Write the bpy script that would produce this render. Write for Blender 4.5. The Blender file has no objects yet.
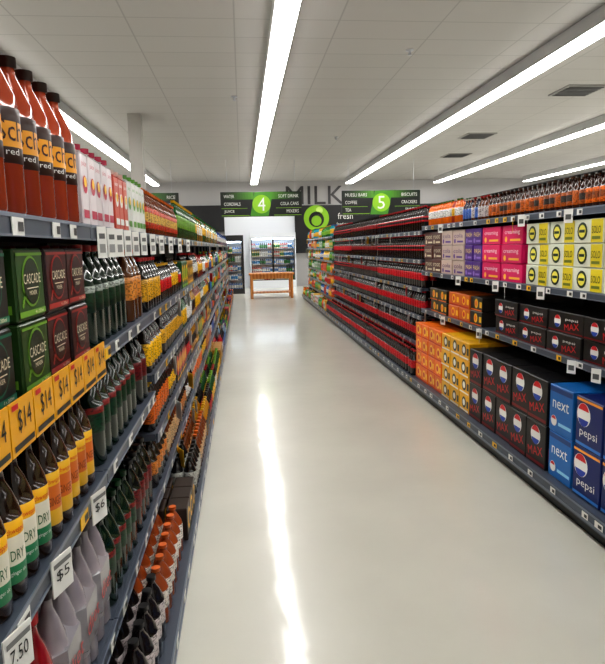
import bpy, math, random
import numpy as np
from mathutils import Matrix, Vector
random.seed(7)
sc=bpy.context.scene
sc.view_settings.view_transform='Standard'
try: sc.view_settings.look='Medium High Contrast'
except Exception:
    try: sc.view_settings.look='None'
    except Exception: pass

def lin(v):
    v=v/255.0
    return v/12.92 if v<=0.04045 else ((v+0.055)/1.055)**2.4
def C(r,g,b): return (lin(r),lin(g),lin(b))

# ---------------------------------------------------------------- materials
def newmat(name):
    m=bpy.data.materials.new(name); m.use_nodes=True
    return m, m.node_tree.nodes, m.node_tree.links, m.node_tree.nodes["Principled BSDF"]
def simple(name,col,rough=0.5,metal=0.0,emit=0,coat=0):
    m,n,l,b=newmat(name)
    b.inputs["Base Color"].default_value=(*col,1); b.inputs["Roughness"].default_value=rough
    b.inputs["Metallic"].default_value=metal
    b.inputs["Coat Weight"].default_value=coat
    if emit:
        b.inputs["Emission Color"].default_value=(*col,1); b.inputs["Emission Strength"].default_value=emit
    return m
def attrmat(name,rough,coat=0.0,noise=0.0,scale=60,metal=0,dark=.25):
    m,n,l,b=newmat(name)
    a=n.new("ShaderNodeAttribute"); a.attribute_name="Col"
    b.inputs["Roughness"].default_value=rough; b.inputs["Coat Weight"].default_value=coat
    b.inputs["Coat Roughness"].default_value=0.08; b.inputs["Metallic"].default_value=metal
    if noise>0:
        tc=n.new("ShaderNodeTexCoord"); mp=n.new("ShaderNodeMapping"); mp.inputs["Scale"].default_value=(1,1,2.2)
        nz=n.new("ShaderNodeTexNoise"); nz.inputs["Scale"].default_value=scale; nz.inputs["Detail"].default_value=1
        rp=n.new("ShaderNodeValToRGB"); rp.color_ramp.elements[0].position=0.52; rp.color_ramp.elements[1].position=0.58
        rp.color_ramp.elements[0].color=(0,0,0,1); rp.color_ramp.elements[1].color=(noise,noise,noise,1)
        mx=n.new("ShaderNodeMixRGB"); inv=n.new("ShaderNodeMixRGB"); inv.blend_type='MULTIPLY'; inv.inputs[0].default_value=1
        l.new(tc.outputs["Object"],mp.inputs[0]); l.new(mp.outputs[0],nz.inputs["Vector"])
        l.new(nz.outputs["Fac"],rp.inputs[0]); l.new(rp.outputs[0],mx.inputs[0])
        l.new(a.outputs["Color"],mx.inputs[1]); l.new(a.outputs["Color"],inv.inputs[1])
        inv.inputs[2].default_value=(dark,dark,dark,1)
        l.new(inv.outputs[0],mx.inputs[2]); l.new(mx.outputs[0],b.inputs["Base Color"])
    else:
        l.new(a.outputs["Color"],b.inputs["Base Color"])
    return m
M_PRINT=attrmat("printed_carton",0.38)
M_PLAST=attrmat("bottle_plastic",0.12,coat=0.3)
M_LABEL=attrmat("printed_label",0.35,noise=0.85,scale=75)
M_STEEL=attrmat("painted_shelf_steel",0.35,metal=0.3)
MATS=[M_PRINT,M_PLAST,M_LABEL,M_STEEL]

# ---------------------------------------------------------------- prototype builder
_tc={}
def text2d(s):
    if s in _tc: return _tc[s]
    cu=bpy.data.curves.new("t",'FONT'); cu.body=s; cu.resolution_u=2; cu.size=1; cu.align_x='CENTER'
    ob=bpy.data.objects.new("t",cu); sc.collection.objects.link(ob)
    bpy.context.view_layer.update()
    dg=bpy.context.evaluated_depsgraph_get(); me=ob.evaluated_get(dg).to_mesh()
    v=[(a.co.x,a.co.y) for a in me.vertices]; f=[tuple(p.vertices) for p in me.polygons]
    ob.evaluated_get(dg).to_mesh_clear()
    bpy.data.objects.remove(ob); bpy.data.curves.remove(cu)
    xs=[a[0] for a in v]; ys=[a[1] for a in v]
    cx=(min(xs)+max(xs))/2; cy=(min(ys)+max(ys))/2
    v=[(a-cx,b-cy) for a,b in v]
    _tc[s]=(v,f,max(xs)-min(xs),max(ys)-min(ys)); return _tc[s]

class P:
    def __init__(s): s.v=[];s.f=[];s.c=[];s.m=[];s.sm=[];s._a=None
    def face(s,pts,col,m=0):
        b=len(s.v); s.v+=pts; s.f.append(tuple(range(b,b+len(pts)))); s.c.append(col); s.m.append(m); s.sm.append(0)
    def box(s,x0,x1,y0,y1,z0,z1,col,m=0,bev=0.0):
        b=len(s.v)
        if bev<=0:
            s.v+=[(x0,y0,z0),(x1,y0,z0),(x1,y1,z0),(x0,y1,z0),(x0,y0,z1),(x1,y0,z1),(x1,y1,z1),(x0,y1,z1)]
            F=[(0,3,2,1),(4,5,6,7),(0,1,5,4),(2,3,7,6),(1,2,6,5),(3,0,4,7)]
        else:
            vs=[]
            idx={}
            for ix,(xa,sx) in enumerate(((x0,1),(x1,-1))):
                for iy,(ya,sy) in enumerate(((y0,1),(y1,-1))):
                    for iz,(za,sz) in enumerate(((z0,1),(z1,-1))):
                        idx[(ix,iy,iz)]=len(vs)
                        vs+=[(xa,ya+sy*bev,za+sz*bev),(xa+sx*bev,ya,za+sz*bev),(xa+sx*bev,ya+sy*bev,za)]
            s.v+=vs; F=[]
            g=lambda i,j,k,a: idx[(i,j,k)]+a
            F.append((g(0,0,0,0),g(0,0,1,0),g(0,1,1,0),g(0,1,0,0))); F.append((g(1,0,0,0),g(1,1,0,0),g(1,1,1,0),g(1,0,1,0)))
            F.append((g(0,0,0,1),g(1,0,0,1),g(1,0,1,1),g(0,0,1,1))); F.append((g(0,1,0,1),g(0,1,1,1),g(1,1,1,1),g(1,1,0,1)))
            F.append((g(0,0,0,2),g(0,1,0,2),g(1,1,0,2),g(1,0,0,2))); F.append((g(0,0,1,2),g(1,0,1,2),g(1,1,1,2),g(0,1,1,2)))
            for k in (0,1):
                for i in (0,1):
                    F.append((g(i,0,k,0),g(i,1,k,0),g(i,1,k,2),g(i,0,k,2)))
                for j in (0,1):
                    F.append((g(0,j,k,1),g(1,j,k,1),g(1,j,k,2),g(0,j,k,2)))
            for i in (0,1):
                for j in (0,1):
                    F.append((g(i,j,0,0),g(i,j,1,0),g(i,j,1,1),g(i,j,0,1)))
                    for k in (0,1): F.append((g(i,j,k,0),g(i,j,k,1),g(i,j,k,2)))
        for f in F:
            s.f.append(tuple(b+i for i in f)); s.c.append(col); s.m.append(m); s.sm.append(0)
    def rect(s,x,y0,y1,z0,z1,col,m=0): s.face([(x,y1,z0),(x,y0,z0),(x,y0,z1),(x,y1,z1)],col,m)
    def disc(s,x,y,z,r,col,n=16,a0=0,a1=2*math.pi,m=0):
        s.face([(x,y-r*math.cos(a0+(a1-a0)*i/n),z+r*math.sin(a0+(a1-a0)*i/n)) for i in range(n+(0 if a1-a0>6.2 else 1))],col,m)
    def text(s,t,x,y,z,w,h,col,m=0,cyl=None,ang=0,rot=0):
        v,f,tw,th=text2d(t); k=w/tw; kz=h/th
        b=len(s.v)
        for a,c_ in v:
            u,q=a*k,c_*kz
            if rot: u,q=u*math.cos(rot)-q*math.sin(rot),u*math.sin(rot)+q*math.cos(rot)
            if cyl:
                r=cyl; th_=u/r+ang
                s.v.append((x-r*math.cos(th_),y-r*math.sin(th_),z+q))
            else: s.v.append((x,y-u,z+q))
        for p in f:
            s.f.append(tuple(b+i for i in p)); s.c.append(col); s.m.append(m); s.sm.append(0)
    def lathe(s,prof,cols,seg=12,cx=0,cy=0,mats=None,acc=None,cap=True):
        b=len(s.v)
        for r,z in prof:
            for i in range(seg):
                a=2*math.pi*i/seg; s.v.append((cx-r*math.cos(a),cy-r*math.sin(a),z))
        for j in range(len(prof)-1):
            for i in range(seg):
                i2=(i+1)%seg
                s.f.append((b+j*seg+i,b+(j+1)*seg+i,b+(j+1)*seg+i2,b+j*seg+i2))
                col=cols[j]
                if acc and j in acc:
                    mid=min(i+.5,seg-i-.5)/seg
                    if mid<acc[j][0]: col=acc[j][1]
                s.c.append(col); s.m.append(mats[j] if mats else 1); s.sm.append(1)
        if cap:
            t=len(prof)-1
            s.f.append(tuple(b+t*seg+i for i in range(seg))); s.c.append(cols[-1]); s.m.append(mats[-1] if mats else 1); s.sm.append(0)
            s.f.append(tuple(b+i for i in range(seg))); s.c.append(cols[0]); s.m.append(mats[0] if mats else 1); s.sm.append(0)
    def arr(s):
        if s._a is None:
            s._a=(np.array(s.v,dtype=np.float32),np.array([i for f in s.f for i in f],dtype=np.int32),
                  np.array([len(f) for f in s.f],dtype=np.int32),np.array(s.c,dtype=np.float32),
                  np.array(s.m,dtype=np.int32),np.array(s.sm,dtype=bool))
        return s._a

class Mass:
    def __init__(s,name,parent=None): s.name=name;s.p=[];s.n=0;s.parent=parent
    def add(s,p,x=0,y=0,z=0,left=False,ang=0,sc_=1.0,jit=0.0,sz=1.0):
        V,L,T,Cc,Mm,S=p.arr()
        a=ang+(math.pi if left else 0); ca,sa=math.cos(a),math.sin(a)
        W=np.empty_like(V); W[:,0]=(V[:,0]*ca-V[:,1]*sa)*sc_+x; W[:,1]=(V[:,0]*sa+V[:,1]*ca)*sc_+y; W[:,2]=V[:,2]*sc_*sz+z
        k=1+random.uniform(-jit,jit) if jit else 1
        s.p.append((W,L+s.n,T,np.clip(Cc*k,0,1),Mm,S)); s.n+=len(V)
    def build(s):
        if not s.p: return None
        V,L,T,Cc,Mm,S=[np.concatenate([q[i] for q in s.p]) for i in range(6)]
        me=bpy.data.meshes.new(s.name)
        me.vertices.add(len(V)); me.vertices.foreach_set("co",V.astype(np.float32).ravel())
        me.loops.add(len(L)); me.loops.foreach_set("vertex_index",L)
        me.polygons.add(len(T)); st=np.concatenate([[0],np.cumsum(T)[:-1]]).astype(np.int32)
        me.polygons.foreach_set("loop_start",st)
        me.polygons.foreach_set("material_index",Mm); me.polygons.foreach_set("use_smooth",S)
        me.update(calc_edges=True)
        at=me.attributes.new("Col",'FLOAT_COLOR','CORNER')
        cc=np.ones((len(L),4),dtype=np.float32); cc[:,:3]=np.repeat(Cc,T,axis=0)
        at.data.foreach_set("color",cc.ravel())
        for m in MATS: me.materials.append(m)
        ob=bpy.data.objects.new(s.name,me); sc.collection.objects.link(ob)
        if s.parent: ob.parent=s.parent
        return ob

def empty(name,loc=(0,0,0)):
    e=bpy.data.objects.new(name,None); e.location=loc; sc.collection.objects.link(e); return e
def boxobj(name,x0,x1,y0,y1,z0,z1,mat,parent=None):
    me=bpy.data.meshes.new(name)
    v=[(x0,y0,z0),(x1,y0,z0),(x1,y1,z0),(x0,y1,z0),(x0,y0,z1),(x1,y0,z1),(x1,y1,z1),(x0,y1,z1)]
    me.from_pydata(v,[],[(0,3,2,1),(4,5,6,7),(0,1,5,4),(2,3,7,6),(1,2,6,5),(3,0,4,7)])
    me.materials.append(mat); ob=bpy.data.objects.new(name,me); sc.collection.objects.link(ob)
    if parent: ob.parent=parent
    return ob

# ---------------------------------------------------------------- colours
BLK=C(16,15,17); DK=C(32,30,34); WH=C(232,232,228); CRM=C(225,215,185); RED=C(200,24,34); DRED=C(120,14,22)
YEL=C(244,190,24); ORG=C(232,112,22); GRN=C(36,130,46); LGR=C(125,185,38); DGR=C(12,60,30); BLU=C(25,70,170)
LBL=C(40,140,205); PUR=C(85,45,140); MAG=C(218,24,100); COLA=C(26,10,8); AMB=C(170,80,20); STEEL=C(84,92,106); STD=C(44,48,56)
PNK=C(235,150,165); BRN=C(80,42,22); SIL=C(190,192,198)

def bottle(h,r,body,label,cap,seg=10,l0=.30,l1=.62,acc=None,neck=None,lab2=None,textd=None,fancy=False,labtop=None):
    p=P(); neck=neck or body; lab2=lab2 or label
    prof=[(r*.86,0),(r,.03*h),(r,l0*h),(r*1.015,l0*h+.001),(r*1.015,(l0+(l1-l0)*.3)*h),(r*1.015,(l0+(l1-l0)*.75)*h),(r*1.015,l1*h),(r*.98,l1*h+.001),(r*.9,(l1+.08)*h),(r*.62,(l1+.18)*h),(r*.34,(l1+.26)*h),(r*.30,.93*h),(r*.40,.935*h),(r*.40,.995*h)]
    cols=[body,body,body,lab2,label,labtop or lab2,body,body,body,neck,neck,cap,cap]
    mats=[1,1,1,2,2,2,1,1,1,1,1,0,0]
    if fancy: mats=[1,1,1,0,0,0,1,1,1,1,1,0,0]
    p.lathe(prof,cols,seg,cx=r,mats=mats,acc=acc)
    if textd:
        for (t,zz,w,hh,col) in textd: p.text(t,r,0,zz*h,w,hh,col,cyl=r*1.03)
    return p

def carton(w,h,d,base,fn=None,top=None):
    p=P(); p.box(0,d,-w/2,w/2,0,h,base,0,bev=.004)
    if fn: fn(p,w,h,d)
    return p
e=.0012
def g_cola(p,w,h,d):
    zc=h*.52; r=min(w,h)*.30; y=w*.22
    p.disc(-e,y,zc,r,WH,18)
    p.disc(-2*e,y,zc+r*.18,r*.82,RED,10,0.25,math.pi-.25); p.disc(-2*e,y,zc-r*.18,r*.82,BLU,10,math.pi+.25,2*math.pi-.25)
    p.text("pepsi",-e,-w*.18,h*.66,w*.34,h*.15,WH)
def g_max(p,w,h,d):
    g_cola(p,w,h,d); p.text("MAX",-e,-w*.18,h*.36,w*.4,h*.3,RED,rot=.12)
    p.rect(-e,-w*.48,w*.48,h*.04,h*.1,DRED)
def g_maxs(p,w,h,d):
    r=w*.25; zc=h*.70
    p.disc(-e,0,zc,r,WH,18); p.disc(-2*e,0,zc+r*.18,r*.82,RED,10,.25,math.pi-.25); p.disc(-2*e,0,zc-r*.18,r*.82,BLU,10,math.pi+.25,2*math.pi-.25)
    p.text("MAX",-e,0,h*.33,w*.76,h*.2,RED,rot=.18); p.rect(-e,-w*.46,w*.46,h*.05,h*.12,DRED)
    for q in (-1,1): p.face([(.02,q*(w/2+e),h*.2),(d-.02,q*(w/2+e),h*.2),(d-.02,q*(w/2+e),h*.6),(.02,q*(w/2+e),h*.5)],DRED)
def g_next(p,w,h,d):
    p.text("next",-e,0,h*.62,w*.7,h*.2,WH); p.disc(-e,w*.28,h*.24,w*.13,WH,14); p.disc(-2*e,w*.28,h*.26,w*.1,RED,8,.2,2.9); p.rect(-e,-w*.46,w*.08,h*.17,h*.24,C(150,210,240))
    p.rect(-e,-w*.48,w*.48,h*.86,h*.96,C(20,60,120))
def g_blue(p,w,h,d):
    r=w*.26; p.disc(-e,w*.2,h*.66,r,WH,18); p.disc(-2*e,w*.2,h*.66+r*.18,r*.8,RED,10,.25,math.pi-.25); p.disc(-2*e,w*.2,h*.66-r*.18,r*.8,C(30,60,160),10,math.pi+.25,2*math.pi-.25)
    p.text("pepsi",-e,0,h*.3,w*.66,h*.2,WH); p.rect(-e,-w*.48,w*.48,h*.04,h*.1,C(60,130,210)); p.rect(-e,-w*.48,w*.48,h*.92,h*.97,C(240,160,60))
def g_lemon(p,w,h,d):
    p.rect(-e,-w*.5+.004,-w*.1,.004,h-.004,C(225,205,40))
    p.disc(-2*e,w*.2,h*.5,h*.38,C(40,60,40),14); p.disc(-3*e,w*.2,h*.5,h*.27,C(240,230,90),12); p.rect(-4*e,w*.1,w*.3,h*.44,h*.56,C(40,60,40))
    p.text("SOLO",-2*e,-w*.28,h*.55,w*.3,h*.3,C(30,60,30)); p.rect(-2*e,-w*.42,-w*.14,h*.16,h*.28,C(120,130,40))
def g_lemon2(p,w,h,d):
    p.disc(-e,w*.22,h*.5,h*.38,C(235,210,40),14); p.disc(-2*e,w*.22,h*.5,h*.2,C(40,90,50),12)
    p.rect(-e,-w*.45,0,h*.55,h*.85,C(235,210,60)); p.text("LIME",-e,-w*.22,h*.3,w*.36,h*.24,C(40,90,50)); p.rect(-2*e,-w*.4,-w*.1,h*.62,h*.75,C(40,60,40))
def g_word(t,col,col2=None):
    def g(p,w,h,d):
        p.text(t,-e,0,h*.62,w*.74,h*.28,col); p.rect(-e,-w*.4,w*.1,h*.16,h*.28,col2 or col); p.disc(-e,w*.3,h*.26,h*.16,col2 or col,12)
    return g
def g_circ(col,col2):
    def g(p,w,h,d):
        p.disc(-e,0,h*.55,h*.33,col,14); p.disc(-2*e,0,h*.55,h*.2,col2,12); p.rect(-e,-w*.47,-w*.28,h*.3,h*.7,col); p.rect(-e,-w*.45,w*.45,h*.06,h*.14,col2)
    return g

ROOF=4.1; XL=-.42; XLB=-.29; XR=1.93; XRB=1.75; BL=-.87; BR=2.40; YE=18.0; Y0=-1.0
# ---------------------------------------------------------------- room
m,n,l,b=newmat("polished_vinyl_floor")
tc=n.new("ShaderNodeTexCoord"); nz=n.new("ShaderNodeTexNoise"); nz.inputs["Scale"].default_value=1.3; nz.inputs["Detail"].default_value=6
rp=n.new("ShaderNodeValToRGB"); rp.color_ramp.elements[0].color=(.68,.67,.595,1); rp.color_ramp.elements[1].color=(.76,.75,.67,1)
rp.color_ramp.elements[0].position=.3; rp.color_ramp.elements[1].position=.7
l.new(tc.outputs["Object"],nz.inputs["Vector"]); l.new(nz.outputs["Fac"],rp.inputs[0]); l.new(rp.outputs[0],b.inputs["Base Color"])
b.inputs["Roughness"].default_value=.32; b.inputs["Coat Weight"].default_value=.55; b.inputs["Coat Roughness"].default_value=.10
n2=n.new("ShaderNodeTexNoise"); n2.inputs["Scale"].default_value=5; bp=n.new("ShaderNodeBump"); bp.inputs["Strength"].default_value=.06; bp.inputs["Distance"].default_value=.05
l.new(tc.outputs["Object"],n2.inputs["Vector"]); l.new(n2.outputs["Fac"],bp.inputs["Height"]); l.new(bp.outputs[0],b.inputs["Coat Normal"])
M_FLOOR=m
m,n,l,b=newmat("ceiling_tiles")
tc=n.new("ShaderNodeTexCoord"); br=n.new("ShaderNodeTexBrick"); br.offset=0; br.inputs["Scale"].default_value=1
br.inputs["Brick Width"].default_value=1.2; br.inputs["Row Height"].default_value=.6; br.inputs["Mortar Size"].default_value=.01
br.inputs["Color1"].default_value=(.52,.505,.49,1); br.inputs["Color2"].default_value=(.505,.49,.475,1); br.inputs["Mortar"].default_value=(.40,.39,.38,1)
l.new(tc.outputs["Object"],br.inputs["Vector"]); l.new(br.outputs[0],b.inputs["Base Color"]); b.inputs["Roughness"].default_value=.8
M_CEIL=m
M_WALL=simple("painted_wall",(.48,.47,.47),.7); M_WHITE=simple("white_wall_panel",(.84,.87,.92),.5)
M_BLACK=simple("black_panel",(.012,.012,.014),.45); M_LIGHT=simple("fluorescent_diffuser",(1,.985,.955),.5,emit=16)
M_HOUS=simple("light_housing",(.6,.6,.6),.5)
boxobj("floor",-9,13,-3,25,-.1,0,M_FLOOR)
boxobj("ceiling",-9,13,-3,25,ROOF,ROOF+.1,M_CEIL)
boxobj("wall_back",-9,13,24,24.15,0,ROOF,M_WALL)
boxobj("wall_front",-9,13,-3.1,-3,0,ROOF,M_WALL)
boxobj("wall_left",-9.1,-9,-3,25,0,ROOF,M_WALL)
boxobj("wall_right",13,13.1,-3,25,0,ROOF,M_WALL)
ZL=3.90
for x in (-6.8,-3.1,.53,4.15,7.6,11.2):
    e_=empty("ceiling_light_strip",(x,0,0))
    boxobj("housing",-.125,.125,-2.5,23.2,ZL+.02,ROOF-.002,M_HOUS,e_)
    boxobj("diffuser",-.12,.12,-2.5,23.2,ZL,ZL+.019,M_LIGHT,e_)
boxobj("support_column",-2.06,-1.82,12,12.24,0,ROOF-.001,simple("column_paint",(.42,.40,.37),.6))
for x,y in ((5.8,10.2),(5.7,14.4),(6.3,17.5),(-5.5,9)):
    mv=Mass("ceiling_air_vent"); p=P()
    p.box(-.35,.35,-.35,.35,0,.02,C(150,148,145)); 
    for i in range(7): p.box(-.3,.3,-.28+i*.09,-.24+i*.09,-.012,0,C(75,75,75))
    mv.add(p,x,y,ROOF-.02); mv.build()
for x,y in ((-.04,10.7),(2.3,8.2),(2.3,14.5),(-.9,6.0)):
    mv=Mass("ceiling_sprinkler"); p=P(); p.lathe([(.05,0),(.055,-.012),(.02,-.02),(.012,-.06),(.03,-.065),(.03,-.07)],[SIL]*5,12,mats=[3]*5); mv.add(p,x,y,ROOF); mv.build()

# ---------------------------------------------------------------- shelving
YB=6.38
def bays(side,segs):
    root=empty("supermarket_shelving")
    left=side=='L'; fr=Mass("frame",root); sh=Mass("shelves",root); tk=Mass("price_tickets",root)
    xe=XL if left else XR; xb=XLB if left else XRB; bk=BL if left else BR; s=-1 if left else 1
    def bx(ms,xa,xb_,y0,y1,z0,z1,col,m=3):
        p=P(); p.box(min(xa,xb_),max(xa,xb_),y0,y1,z0,z1,col,m); ms.add(p)
    ztop=1.93
    bx(fr,bk,bk+s*.04,Y0,YE,0,ztop,C(36,38,44))
    bx(fr,bk+s*.04,bk+s*.5,Y0,YE,0,.15,STD)
    bx(fr,bk,xb+s*.04,Y0,YE,0,.10,C(24,25,29))
    bx(sh,bk,xb+s*.012,Y0,YE,.12,.15,STEEL)
    bx(sh,xb,xb+s*.012,Y0,YE,.075,.155,STEEL); bx(sh,xb-s*.004,xb,Y0,YE,.085,.10,C(120,128,142)); bx(sh,xb-s*.004,xb,Y0,YE,.14,.15,C(120,128,142))
    bx(fr,bk,xe+s*.05,YE,YE+.03,0,ztop,C(70,72,78))
    if not left:
        bx(fr,bk-.03,bk-.02,Y0,YE,2.0,2.012,BLK); bx(fr,bk-.03,bk-.02,Y0,YE,1.95,1.956,BLK)
        y=Y0+.1
        while y<YE: bx(fr,bk-.03,bk-.022,y,y+.006,1.77,2.0,BLK); y+=.25
    for (y0,y1,zs) in segs:
        y=y0
        while y<y1-.01:
            bx(fr,bk-s*.0,bk-s*.03,y-.02,y+.02,0,ztop,STD); y+=1.0
        for z in zs:
            bx(sh,bk,xe+s*.012,y0+.003,y1-.003,z-.03,z,STEEL)
            bx(sh,xe,xe+s*.010,y0+.003,y1-.003,z-.040,z+.004,STEEL)
            bx(sh,xe-s*.003,xe,y0+.003,y1-.003,z-.004,z+.004,C(125,133,148))
            bx(sh,xe-s*.003,xe,y0+.003,y1-.003,z-.040,z-.035,C(115,123,138))
    for (y0,y1,zs) in segs:
        for z in list(zs)+[.15]:
            xx=xb if z==.15 else xe
            y=y0+.1
            while y<y1-.05:
                w=random.choice([.055,.06,.07]); col=WH if random.random()<.8 else YEL
                p=P(); p.box(0,.002,-w/2,w/2,0,.034,col); 
                p.rect(-e,-w*.4,w*.05,.008,.026,C(60,60,60) if col==WH else BLK)
                tk.add(p,xx-s*.004,y,z-.038 if z!=.15 else .1,left); y+=random.uniform(.12,.34)
                if random.random()<.2 and z!=.15 and (y0>1.8 or not left):
                    big=random.random()<.35
                    ww=.045 if big else .022
                    p=P(); p.box(-.002,0,-ww,ww,-.085,.02,random.choice([WH,WH,WH,YEL,YEL,RED]) if big else WH); p.rect(-.003,-ww*.7,ww*.7,-.05,-.01,C(70,70,70))
                    tk.add(p,xx-s*.025,y-.05,z-.035,left,ang=(.45 if left else -.45))
    for ms in (fr,sh,tk): ms.build()
ZR1=[.855,1.26,1.735]; ZR2=[.45,.76,1.07,1.38,1.69]; ZR3=[.42,.69,.96,1.23,1.50,1.76]
ZLA=[.43,.905,1.265,1.62]; ZLC=[.42,.70,.98,1.265,1.62]
bays('R',[(Y0,YB,ZR1),(YB,12.9,ZR2),(12.9,YE,ZR3)])
bays('L',[(Y0,1.75,ZLA),(1.75,2.75,ZLA),(2.75,YE,ZLC)])

def row(ms,p,left,z,y0,y1,pitch,depth=.08,rows=1,stack=1,hh=0,jx=.004,jit=.1,ang=0,base=False,inset=.015):
    xe=(XLB if base else XL) if left else (XRB if base else XR); s=-1 if left else 1
    nn=max(1,int((y1-y0)/pitch+.02))
    for i in range(nn):
        y=y0+pitch*(i+.5)
        q=random.choice(p) if isinstance(p,list) else p
        for k in range(rows):
            for t in range(stack):
                ms.add(q,xe+s*(inset+depth*k+random.uniform(0,jx*(3 if hh else 1))),y,z+.0005+t*hh,left,ang=ang+random.uniform(-.015,.015)*(1 if hh else 0),jit=jit)

# ---------------------------------------------------------------- RIGHT near cartons
K=Mass("soft_drink_can_cartons")
maxC=carton(.245,.28,.38,BLK,g_maxs); nextC=carton(.25,.28,.38,C(24,104,176),g_next); blueC=carton(.25,.28,.38,C(14,34,98),g_blue)
orC=carton(.2,.145,.38,ORG,g_circ(C(250,200,60),RED)); yeC=carton(.22,.145,.38,C(230,172,24),g_circ(C(50,50,40),WH))
row(K,[nextC,blueC],False,.15,.4,2.5,.254,stack=2,hh=.282,base=True,inset=.05)
row(K,blueC,False,.15,2.54,3.08,.262,stack=2,hh=.282,base=True,inset=.05)
row(K,nextC,False,.15,3.09,3.36,.258,stack=2,hh=.282,base=True,inset=.05)
row(K,maxC,False,.15,3.37,4.63,.25,stack=2,hh=.282,base=True,inset=.05)
row(K,yeC,False,.15,4.64,5.32,.225,stack=4,hh=.148,base=True,inset=.05)
row(K,orC,False,.15,5.33,6.15,.205,stack=4,hh=.148,base=True,inset=.05)
maxF=carton(.40,.13,.26,BLK,g_max); orF=carton(.26,.12,.26,C(205,100,25),g_circ(YEL,RED)); ylF=carton(.26,.12,.26,C(40,35,30),g_circ(YEL,ORG))
row(K,maxF,False,ZR1[0],.4,4.75,.41,stack=2,hh=.133)
row(K,[ylF,orF],False,ZR1[0],4.75,5.6,.27,stack=2,hh=.123); row(K,ylF,False,ZR1[0],5.6,6.3,.27,stack=2,hh=.123)
le1=carton(.29,.135,.26,C(222,226,208),g_lemon); le2=carton(.29,.135,.26,C(226,230,216),g_lemon2)
mgF=carton(.34,.135,.26,MAG,g_word("creaming",C(250,235,240),C(250,190,60))); puF=carton(.18,.135,.26,PUR,g_word("PASH",C(245,220,120),C(150,120,200)))
crF=carton(.29,.135,.26,C(195,175,165),g_word("cola",C(90,40,110),PUR))
row(K,[le1,le2],False,ZR1[1],.4,4.06,.30,stack=3,hh=.138)
row(K,mgF,False,ZR1[1],4.06,4.78,.36,stack=3,hh=.138)
row(K,puF,False,ZR1[1],4.79,5.17,.19,stack=3,hh=.138)
row(K,crF,False,ZR1[1],5.18,5.78,.30,stack=3,hh=.138); row(K,[carton(.27,.135,.26,C(90,54,50),g_word("root",CRM))],False,ZR1[1],5.79,6.35,.28,stack=3,hh=.138)
K.build()
T=Mass("small_drink_bottles")
tb=[bottle(.195,.032,C(60,26,14),C(200,100,28),BLK,12,.12,.55),bottle(.195,.032,C(52,24,14),C(150,75,30),BLK,12,.12,.55,lab2=ORG),bottle(.195,.032,C(52,24,14),C(60,50,45),BRN,12,.12,.55,lab2=C(180,90,30))]
tb2=[bottle(.195,.032,C(40,40,60),C(70,110,190),WH,12,.12,.55),bottle(.195,.032,C(90,40,20),C(200,190,190),RED,12,.12,.55)]
row(T,tb,False,ZR1[2],.4,4.7,.068,depth=.07,rows=3); row(T,tb2,False,ZR1[2],4.7,5.3,.068,depth=.07,rows=3)
row(T,[bottle(.22,.036,ORG,WH,GRN,10),bottle(.22,.036,C(180,60,30),YEL,WH,10)],False,ZR1[2],5.3,6.3,.078,depth=.08,rows=2)
T.build()

# ---------------------------------------------------------------- RIGHT cola bottles
B=Mass("cola_bottles")
RC=C(205,26,40)
c1=bottle(.275,.044,COLA,RC,RC,10,.30,.60); c2=bottle(.275,.044,COLA,C(150,16,26),BLK,10,.36,.58); c3=bottle(.275,.044,COLA,BLK,RC,10,.36,.58,lab2=RC)
for i,z in enumerate([.15]+ZR2):
    for (a,bb,q) in ((YB+.02,8.7,c1 if i<4 else c3),(8.7,10.8,c1 if i<3 else c2),(10.8,12.85,c1 if i in(0,1,2,4) else c3)):
        row(B,q,False,z,a,bb,.093,depth=.095,rows=2,base=(i==0))
row(B,c1,False,.15,6.17,YB,.093,depth=.095,rows=2,base=True)
B.build()
# ---------------------------------------------------------------- mixed products
def pal():
    return random.choice([(C(30,110,50),LGR,YEL),(C(20,80,160),WH,BLU),(C(200,90,20),YEL,ORG),(C(170,24,34),WH,RED),(C(40,110,50),WH,GRN),(C(130,160,185),LBL,WH),
        (C(60,24,20),RED,BLK),(C(90,30,100),WH,PUR),(C(30,120,140),YEL,BLU),(C(30,24,20),ORG,BLK),(C(24,60,34),GRN,WH),(C(24,20,24),BLU,BLK)])
def section(ms,left,zs,ya,yb,bt=.15,palf=pal,seg=8,first=True):
    zz=([bt] if first else [])+list(zs)
    for i,z in enumerate(zz):
        y=ya
        while y<yb-.1:
            L_=min(random.uniform(.3,.7),yb-y)
            hmax=(zz[i+1]-z-.05) if i+1<len(zz) else .25
            bd,lb,cp=palf()
            if random.random()<.78:
                r=random.uniform(.030,.042); h=min(hmax,random.uniform(.2,.3)) 
                row(ms,bottle(h,r,bd,lb,cp,seg,random.uniform(.1,.3),random.uniform(.55,.64)),left,z,y,y+L_,r*2+.006,depth=r*2+.004,rows=2,base=(i==0 and first))
            else:
                w=random.uniform(.08,.14); h=min(hmax,random.uniform(.16,.24))
                row(ms,carton(w,h,.1,bd,g_circ(lb,cp)),left,z,y,y+L_,w+.004,rows=2,depth=.11,base=(i==0 and first))
            y+=L_+.005
def palR():
    return random.choice([(C(30,120,46),LGR,YEL),(C(220,100,20),YEL,ORG),(C(220,100,20),RED,ORG),(C(50,140,60),WH,GRN),(C(230,180,30),WH,GRN),(C(25,90,170),WH,BLU),(C(40,150,170),YEL,BLU),(C(190,190,190),RED,WH)])
R2=Mass("assorted_juice_bottles"); section(R2,False,ZR3,12.95,YE-.05,palf=palR); R2.build()
R=Mass("assorted_drink_bottles")
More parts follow.
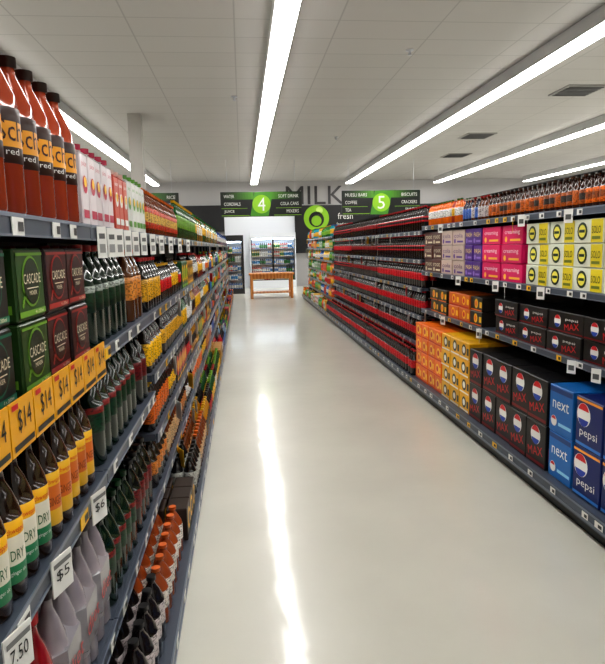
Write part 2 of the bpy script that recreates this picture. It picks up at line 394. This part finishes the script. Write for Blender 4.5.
def palL(y):
    def f():
        if y<4.5: return random.choice([(C(30,20,14),ORG,YEL),(C(40,24,14),YEL,BLK),(C(110,52,18),C(215,175,125),ORG),(C(24,22,20),RED,YEL),(C(35,25,18),C(210,130,55),BLK),(C(20,16,14),C(225,170,40),RED),(C(20,18,18),C(190,190,185),BLK)])
        if y<8: return random.choice([(C(180,125,24),BLK,YEL),(C(130,44,26),YEL,RED),(C(26,80,40),YEL,LGR),(C(24,22,22),RED,BLK),(C(170,170,165),ORG,RED),(C(30,24,20),YEL,BLK),(C(24,20,20),WH,RED)])
        return pal()
    return f
for ya,yb in ((2.78,4.4),(4.4,6.2),(6.2,8),(8,11),(11,14.5),(14.5,YE-.05)):
    section(R,True,ZLC[:-1],ya,yb,palf=palL(ya+.1),seg=12 if ya<5 else 8)
R.build()
# ---------------------------------------------------------------- LEFT top shelf
ZT=ZLA[-1]
J=Mass("juice_bottles")
jc=C(160,66,38)
jb=bottle(.335,.047,jc,C(40,20,14),C(44,24,18),24,.30,.62,acc={4:(.2,C(235,160,30))},lab2=C(50,22,14),fancy=True,textd=[("Sch",.49,.06,.04,C(60,24,14)),("red",.37,.03,.012,WH)])
row(J,jb,True,ZT,.2,1.72,.1,depth=.098,rows=3,ang=-.55,jx=.002)
J.build()
X_=Mass("juice_cartons")
def tetra(h,w,base,col):
    p=P(); p.box(0,w,-w/2,w/2,0,h*.86,base,0,bev=.003)
    b0=len(p.v); p.v+=[(0,-w/2,h*.86),(w,-w/2,h*.86),(w,w/2,h*.86),(0,w/2,h*.86),(w/2,-w/2,h*.97),(w/2,w/2,h*.97)]
    for f in ((0,3,5,4),(1,2,5,4),(0,1,4),(2,3,5)): p.f.append(tuple(b0+i for i in f)); p.c.append(base); p.m.append(0); p.sm.append(0)
    p.lathe([(.014,h*.9),(.014,h*.97)],[col],10,cx=w*.25)
    p.disc(-e,0,h*.5,w*.34,col,14); p.disc(-2*e,0,h*.53,w*.2,YEL,12); p.rect(-e,-w*.4,w*.4,h*.1,h*.2,col); p.text("juice",-e,0,h*.74,w*.7,h*.08,col)
    p.face([(w*.15,-w/2-e,h*.1),(w*.85,-w/2-e,h*.1),(w*.85,-w/2-e,h*.6),(w*.15,-w/2-e,h*.6)],col,2)
    return p
row(X_,tetra(.235,.075,C(215,205,208),C(185,40,75)),True,ZT,1.76,2.2,.08,depth=.08,rows=3)
row(X_,tetra(.22,.075,C(190,75,55),WH),True,ZT,2.2,2.45,.08,depth=.08,rows=3)
row(X_,tetra(.23,.075,C(215,215,212),C(90,150,50)),True,ZT,2.45,2.9,.08,depth=.08,rows=3)
X_.build()
U=Mass("cordial_bottles")
row(U,bottle(.22,.032,C(100,48,20),C(205,165,75),ORG,12,.15,.6,lab2=C(190,60,30)),True,ZT,2.92,4.3,.068,depth=.07,rows=3)
row(U,bottle(.27,.036,C(26,76,30),C(110,160,45),YEL,12),True,ZT,4.3,5.9,.076,depth=.08,rows=3)
row(U,[bottle(.27,.036,C(34,100,38),YEL,GRN,8),bottle(.24,.036,C(160,110,40),WH,ORG,8)],True,ZT,5.9,11,.077,depth=.08,rows=2)
row(U,[bottle(.24,.036,C(26,70,130),WH,BLU,8),bottle(.2,.036,C(150,50,36),WH,ORG,8)],True,ZT,11,YE-.1,.077,depth=.08,rows=2)
U.build()
# ---------------------------------------------------------------- LEFT near: boxed mixers 
G=Mass("mixer_drink_cartons")
def g_mix(c1,c2,c3):
    def g(p,w,h,d):
        p.rect(-e,-w*.46,w*.46,h*.05,h*.95,c3)
        p.disc(-2*e,0,h*.54,h*.36,c1,24); p.disc(-3*e,0,h*.54,h*.325,c2,24)
        p.text("CASCADE",-4*e,0,h*.58,w*.6,h*.14,CRM)
        p.rect(-4*e,-w*.2,w*.2,h*.44,h*.455,CRM); p.text("MIXER",-4*e,0,h*.38,w*.26,h*.06,CRM)
        p.rect(-2*e,-w*.46,w*.46,h*.06,h*.14,c1); p.text("4 x 200ml",-3*e,-w*.2,h*.1,w*.3,h*.05,CRM)
        for i in range(5): p.disc(-2*e,w*(.34-.03*i),h*(.22+.05*i),w*.03,c1,8)
        p.rect(-2*e,-w*.46,w*.46,h*.90,h*.94,c1)
        for sgn in (-1,1):
            yy=sgn*(w/2+e)
            p.face([(.01,yy,h*.12),(d-.01,yy,h*.12),(d-.01,yy,h*.24),(.01,yy,h*.24)],c1)
            p.face([(d/2+h*.28*math.cos(a*.4488),yy,h*.58+h*.25*math.sin(a*.4488)) for a in range(14)],c1)
            p.face([(d/2+h*.23*math.cos(a*.4488),yy+sgn*e,h*.58+h*.2*math.sin(a*.4488)) for a in range(14)],c2)
    return g
b1=carton(.165,.145,.13,C(18,20,18),g_mix(C(30,110,84),C(22,28,26),C(30,34,30))); b2=carton(.165,.145,.13,C(36,64,24),g_mix(C(110,160,50),C(26,44,22),C(44,78,30)))
b3=carton(.165,.145,.13,C(34,18,18),g_mix(C(165,50,44),C(50,22,20),C(64,26,24)))
for t in range(2):
    z=ZLA[2]+t*.148
    row(G,b1,True,z,.5,1.20,.17,depth=.14,rows=2,jx=.008,jit=.2); row(G,[b2],True,z,1.20,1.38,.17,depth=.14,rows=2); row(G,b3,True,z,1.38,1.72,.17,depth=.14,rows=2,jx=.008)
G.build()
# ---------------------------------------------------------------- LEFT shelf 3: ginger bottles
H=Mass("ginger_ale_bottles")
gb=bottle(.27,.036,C(44,26,12),C(225,225,205),C(26,20,18),24,.12,.58,acc={3:(.3,C(36,130,84)),4:(.26,C(222,218,200)),5:(.3,C(236,180,30))},lab2=C(226,174,36),fancy=True,textd=[("Schweppes",.50,.05,.014,RED),("DRY",.33,.03,.02,C(30,90,50)),("ginger ale",.20,.035,.010,WH)])
gb2=bottle(.27,.036,C(50,28,12),C(215,115,44),C(26,20,18),24,.12,.58,lab2=C(230,180,40),fancy=True,textd=[("Schweppes",.50,.05,.014,RED),("GINGER",.33,.04,.02,C(120,50,20))])
row(H,gb,True,ZLA[1],.3,1.3,.076,depth=.076,rows=4,ang=-.5); row(H,gb2,True,ZLA[1],1.3,1.72,.076,depth=.076,rows=4,ang=-.5)
H.build()
# ---------------------------------------------------------------- LEFT dark green bottles
Gn=Mass("lemonade_bottles")
g1=bottle(.305,.044,C(8,34,20),C(12,56,32),C(150,22,26),16,.34,.6,lab2=C(10,44,26),labtop=C(150,160,150)); g1b=bottle(.305,.044,C(8,34,20),C(12,60,34),C(16,60,30),16,.34,.6,labtop=C(130,30,30))
g2=bottle(.30,.044,C(14,20,14),C(110,20,24),BLK,16,.34,.6); g3=bottle(.25,.042,COLA,C(170,30,34),C(150,24,30),16)
g4=bottle(.25,.042,C(24,18,18),C(200,190,190),BLK,16); g5=bottle(.22,.042,C(150,70,30),C(225,215,205),C(225,110,40),16)
row(Gn,g1,True,ZLA[2],1.78,2.42,.092,depth=.094,rows=3); row(Gn,bottle(.29,.04,C(90,50,22),C(215,140,60),ORG,16),True,ZLA[2],2.42,2.73,.086,depth=.09,rows=3)
row(Gn,g1b,True,ZLA[1],1.78,2.5,.092,depth=.094,rows=3); row(Gn,g2,True,ZLA[1],2.5,2.74,.092,depth=.094,rows=3)
row(Gn,g1b,True,ZLA[0],1.80,2.3,.092,depth=.094,rows=3); row(Gn,g2,True,ZLA[0],2.3,2.74,.092,depth=.094,rows=3)
Gn.build()
Gb=Mass("low_shelf_soda_bottles")
row(Gb,g3,True,.15,.3,1.62,.09,depth=.09,rows=3,base=True,inset=.03)
row(Gb,g4,True,.15,1.64,2.1,.09,depth=.09,rows=3,base=True,inset=.03); row(Gb,g5,True,.15,2.11,2.74,.09,depth=.09,rows=3,base=True,inset=.03)
Gb.build()
Wp=Mass("shrink_wrapped_bottle_packs")
def wpack(col,lab,cap,txt,tcol):
    p=P()
    q=bottle(.36,.039,col,lab,cap,14,.2,.6,fancy=True)
    for i in range(2):
        for j in range(3):
            b0=len(p.v)
            p.v+=[(v[0]+j*.08,v[1]+(i-.5)*.08,v[2]) for v in q.v]; p.f+=[tuple(b0+k for k in f) for f in q.f]; p.c+=q.c; p.m+=q.m; p.sm+=q.sm
    p.box(-.004,.24,-.083,.083,.06,.24,lab,1,bev=.03)
    p.text(txt,-.006,0,.15,.12,.045,tcol)
    return p
w1=wpack(C(150,142,148),C(140,136,142),C(44,36,42),"diet",C(190,24,34)); w2=wpack(C(150,24,30),C(190,24,34),C(190,24,34),"cola",WH)
row(Wp,w2,True,ZLA[0],.27,1.28,.168,depth=.25,rows=1); row(Wp,w1,True,ZLA[0],1.285,1.79,.168,depth=.25,rows=1)
Wp.build()
# tickets / cards
S_=Mass("special_price_cards")
y=.62
while y<1.72:
    p=P(); p.box(-.003,0,-.058,.058,-.072,.025,C(232,168,26)); p.text("$14",-.0045,-.008,-.015,.066,.045,BLK); p.rect(-.0045,-.05,.05,-.064,-.053,BLK); p.rect(-.0045,.02,.05,.010,.020,RED)
    S_.add(p,XL+.008,y,ZLA[2],True,ang=0); y+=.122
for (yy,z,t) in ((.97,ZLA[1],"7.50"),(1.22,ZLA[1],"$5"),(1.55,ZLA[1],"$6")):
    p=P(); p.box(-.003,0,-.035,.035,-.06,.02,WH); p.text(t,-.0045,0,-.02,.045,.026,BLK); p.rect(-.0045,-.03,.03,.0,.01,C(120,120,120)); S_.add(p,XL+.02,yy,z,True,ang=-.3)
for yy in (1.8,1.93,2.05,2.2,2.36,2.55,2.8,3.1,3.5,4.0,4.6):
    p=P(); p.box(-.002,0,-.016,.016,-.09,0,WH); p.rect(-.003,-.010,.010,-.075,-.05,C(150,150,150)); p.rect(-.003,-.010,.010,-.035,-.02,C(110,110,110)); S_.add(p,XL+.018,yy,ZT,True,ang=-.7)
S_.build()
S_=Mass("shelf_price_cards")
for (yy,z) in ((3.4,ZR1[2]),(4.4,ZR1[1]),(3.7,ZR1[1]),(5.2,ZR1[1]),(3.3,ZR1[0]),(4.7,ZR1[0]),(5.6,ZR1[0]),(3.05,ZR1[0]),(5.7,ZR1[2]),(4.0,ZR1[2])):
    p=P(); p.box(-.002,0,-.028,.028,-.08,0,WH); p.rect(-.003,-.018,.018,-.06,-.03,C(90,90,90)); S_.add(p,XR-.022,yy,z,False,ang=.5)
S_.build()

# ---------------------------------------------------------------- hanging aisle signs (facing -Y)
def face_y(name,fn,loc,parent=None):
    ms=Mass(name,parent); p=P(); fn(p); ms.add(p,loc[0],loc[1],loc[2],ang=math.pi/2); return ms.build()
LIME=C(140,195,35)
def sign(num,words):
    def f(p):
        p.box(0,.06,-1.2,1.2,0,.72,C(16,20,18),0,bev=.01)
        for k in range(12):
            g=k/11; col=C(int(18+60*g),int(30+110*g),int(20+15*g))
            for sg in (-1,1):
                ya=sg*(1.19-.08*k); yb=sg*(1.19-.08*(k+1))
                p.face([(-e,ya,.50),(-e,yb,.50),(-e,yb,.71),(-e,ya,.71)],col)
        p.face([(-2*e,.34,.01),(-2*e,-.20,.01),(-2*e,-.34,.71),(-2*e,.20,.71)],C(70,140,30))
        p.disc(-3*e,0,.36,.27,LIME,28); p.text(num,-4*e,0,.36,.22,.38,WH)
        for i,(a,bb) in enumerate(words):
            wa=.06*len(a); wb=.06*len(bb)
            p.text(a,-4*e,1.1-wa/2,.59-i*.22,wa,.095,WH); p.text(bb,-4*e,-1.1+wb/2,.59-i*.22,wb,.095,WH)
        p.rect(-2*e,.36,1.18,.03,.045,LIME); p.rect(-2*e,-1.18,-.36,.03,.045,LIME); p.rect(-2*e,.42,1.18,.24,.25,LIME); p.rect(-2*e,-1.18,-.42,.24,.25,LIME)
        for yy in (-1,1): p.box(.025,.035,yy-.005,yy+.005,.72,ROOF-2.46-.001,SIL,3)
    return f
face_y("aisle_sign",sign("4",[("WATER","SOFT DRINK"),("CORDIALS","COLA CANS"),("JUICE","MIXERS")]),(.62,YE+.1,2.46))
face_y("aisle_sign",sign("5",[("MUESLI BARS","BISCUITS"),("COFFEE","CRACKERS"),("TEA","SNACKS")]),(4.22,YE+.1,2.46))
face_y("aisle_sign",sign("3",[("PASTA","RICE"),("SAUCES","SOUP"),("OILS","SALT")]),(-2.98,YE+.1,2.46))
# ---------------------------------------------------------------- back wall features
boxobj("trim_1",-9,-.65,23.85,23.995,2.2,3.2,M_BLACK)
boxobj("wall_panel_white",-.65,2.1,23.9,23.995,0,2.95,M_WHITE)
boxobj("trim_2",2.1,9,23.8,23.995,1.3,3.15,M_BLACK)
face_y("milk_wall_lettering",lambda p: p.text("MILK",0,0,0,2.3,.70,C(66,64,66)),(2.93,23.97,3.55))
def logo(p):
    p.disc(0,0,0,.5,LIME,32); p.disc(-e,0,-.05,.3,BLK,24); p.disc(-2*e,0,-.1,.2,LIME,20); p.disc(-e,-.12,.3,.14,C(200,235,120),14)
face_y("green_round_logo_sign",logo,(2.95,23.79,2.65))
face_y("wall_lettering",lambda p:(p.text("fresh",0,0,.12,.6,.24,WH),p.text("food people",0,0,-.2,.7,.14,WH)),(4.1,23.79,2.6))
M_COOL=simple("fridge_interior_light",(.75,.88,1),.5,emit=10.0); M_FRAME=simple("fridge_frame",(.02,.02,.022),.3)
m,n,l,b=newmat("fridge_glass"); 
gl=n.new("ShaderNodeBsdfGlossy"); gl.inputs["Roughness"].default_value=.03; tr=n.new("ShaderNodeBsdfTransparent"); mx=n.new("ShaderNodeMixShader"); mx.inputs[0].default_value=.07
l.new(tr.outputs[0],mx.inputs[1]); l.new(gl.outputs[0],mx.inputs[2]); l.new(mx.outputs[0],n["Material Output"].inputs[0]); M_GLASS=m
def fridge(x0,x1,y,z1,doors,frame,header,zb=.15):
    r_=empty("glass_door_fridge"); d=.7
    boxobj("back",x0,x1,y+d-.04,y+d,0,z1,M_WHITE,r_); boxobj("side_1",x0,x0+.04,y,y+d-.04,0,z1,frame,r_); boxobj("side_2",x1-.04,x1,y,y+d-.04,0,z1,frame,r_)
    boxobj("plinth",x0+.04,x1-.04,y,y+d-.04,0,zb,frame,r_); boxobj("header",x0+.04,x1-.04,y,y+d-.04,z1-.2,z1,header,r_)
    boxobj("light_tube",x0+.08,x1-.08,y+.06,y+.1,z1-.25,z1-.205,M_COOL,r_)
    w=(x1-x0-.08)/doors
    for i in range(doors):
        a=x0+.04+i*w
        boxobj("door_glass",a+.03,a+w-.03,y+.01,y+.016,zb+.03,z1-.23,M_GLASS,r_)
        for q0,q1 in ((a,a+.03),(a+w-.03,a+w)): boxobj("door_frame",q0,q1,y,y+.03,zb,z1-.2,M_FRAME,r_)
        boxobj("door_frame",a+.03,a+w-.03,y,y+.03,zb,zb+.03,M_FRAME,r_)
        boxobj("door_handle",a+w-.06,a+w-.04,y-.04,y,zb+.5,zb+1.1,M_FRAME,r_)
    ms=Mass("stock",r_); k=5; hh=(z1-.3-zb)/k
    for j in range(k):
        z=zb+.01+j*hh
        p=P(); p.box(x0+.045,x1-.045,y+.12,y+d-.06,z-.008,z,WH); ms.add(p)
        xx=x0+.09
        while xx<x1-.09:
            bd,lb,cp=random.choice([(C(235,235,235),LBL,BLU),(C(240,240,240),WH,RED),(C(60,120,190),WH,WH),(C(235,220,150),GRN,YEL),(C(60,60,70),GRN,GRN),(C(200,60,50),WH,WH)])
            q=bottle(hh*.75,.036,bd,lb,cp,8,.15,.6)
            for _ in range(random.randint(2,4)):
                if xx<x1-.09: ms.add(q,xx,y+.16,z,ang=math.pi/2); xx+=.078
    ms.build(); return r_
fridge(-.62,.05,20.6,1.98,1,M_FRAME,M_FRAME)
fridge(.3,2.05,23.1,2.1,2,M_WHITE,M_WHITE,zb=.3)
fridge(-2.6,-.8,23.1,2.1,3,M_FRAME,M_FRAME)
# ---------------------------------------------------------------- timber table
m,n,l,b=newmat("orange_timber"); wv=n.new("ShaderNodeTexWave"); wv.inputs["Scale"].default_value=3; wv.inputs["Distortion"].default_value=4
tc=n.new("ShaderNodeTexCoord"); rp=n.new("ShaderNodeValToRGB"); rp.color_ramp.elements[0].color=(*C(200,122,55),1); rp.color_ramp.elements[1].color=(*C(228,158,85),1)
l.new(tc.outputs["Object"],wv.inputs["Vector"]); l.new(wv.outputs["Fac"],rp.inputs[0]); l.new(rp.outputs[0],b.inputs["Base Color"]); b.inputs["Roughness"].default_value=.4
M_WOOD=m
t=empty("display_table")
x0,x1,y0,y1=.18,1.56,18.3,19.1
boxobj("table_top",x0,x1,y0,y1,.72,.77,M_WOOD,t)
for a in (x0+.04,x1-.12):
    for c_ in (y0+.04,y1-.12): boxobj("leg",a,a+.08,c_,c_+.08,0,.72,M_WOOD,t)
boxobj("apron_front",x0+.12,x1-.12,y0+.05,y0+.08,.6,.72,M_WOOD,t); boxobj("apron_rear",x0+.12,x1-.12,y1-.08,y1-.05,.6,.72,M_WOOD,t)
boxobj("lower_shelf",x0+.05,x1-.05,y0+.12,y1-.12,.16,.19,M_WOOD,t)

# ---------------------------------------------------------------- world + camera
w=bpy.data.worlds.new("World"); sc.world=w; w.use_nodes=True
w.node_tree.nodes["Background"].inputs[0].default_value=(.5,.5,.5,1); w.node_tree.nodes["Background"].inputs[1].default_value=.3
F=600.0; roll=.035
yc=Vector((242-302.5,-(248-332),-F)).normalized()
u=Vector((-roll,1,0)); u=(u-yc*u.dot(yc)).normalized(); xc=yc.cross(u)
Mx=Matrix((xc,yc,u)).to_4x4(); Mx.translation=Vector((0,0,1.55))
cd=bpy.data.cameras.new("camera"); cam=bpy.data.objects.new("camera",cd); sc.collection.objects.link(cam)
cam.matrix_world=Mx; cd.sensor_fit='VERTICAL'; cd.sensor_height=36; cd.lens=F/664*36; cd.clip_start=.02; cd.clip_end=100
sc.camera=cam
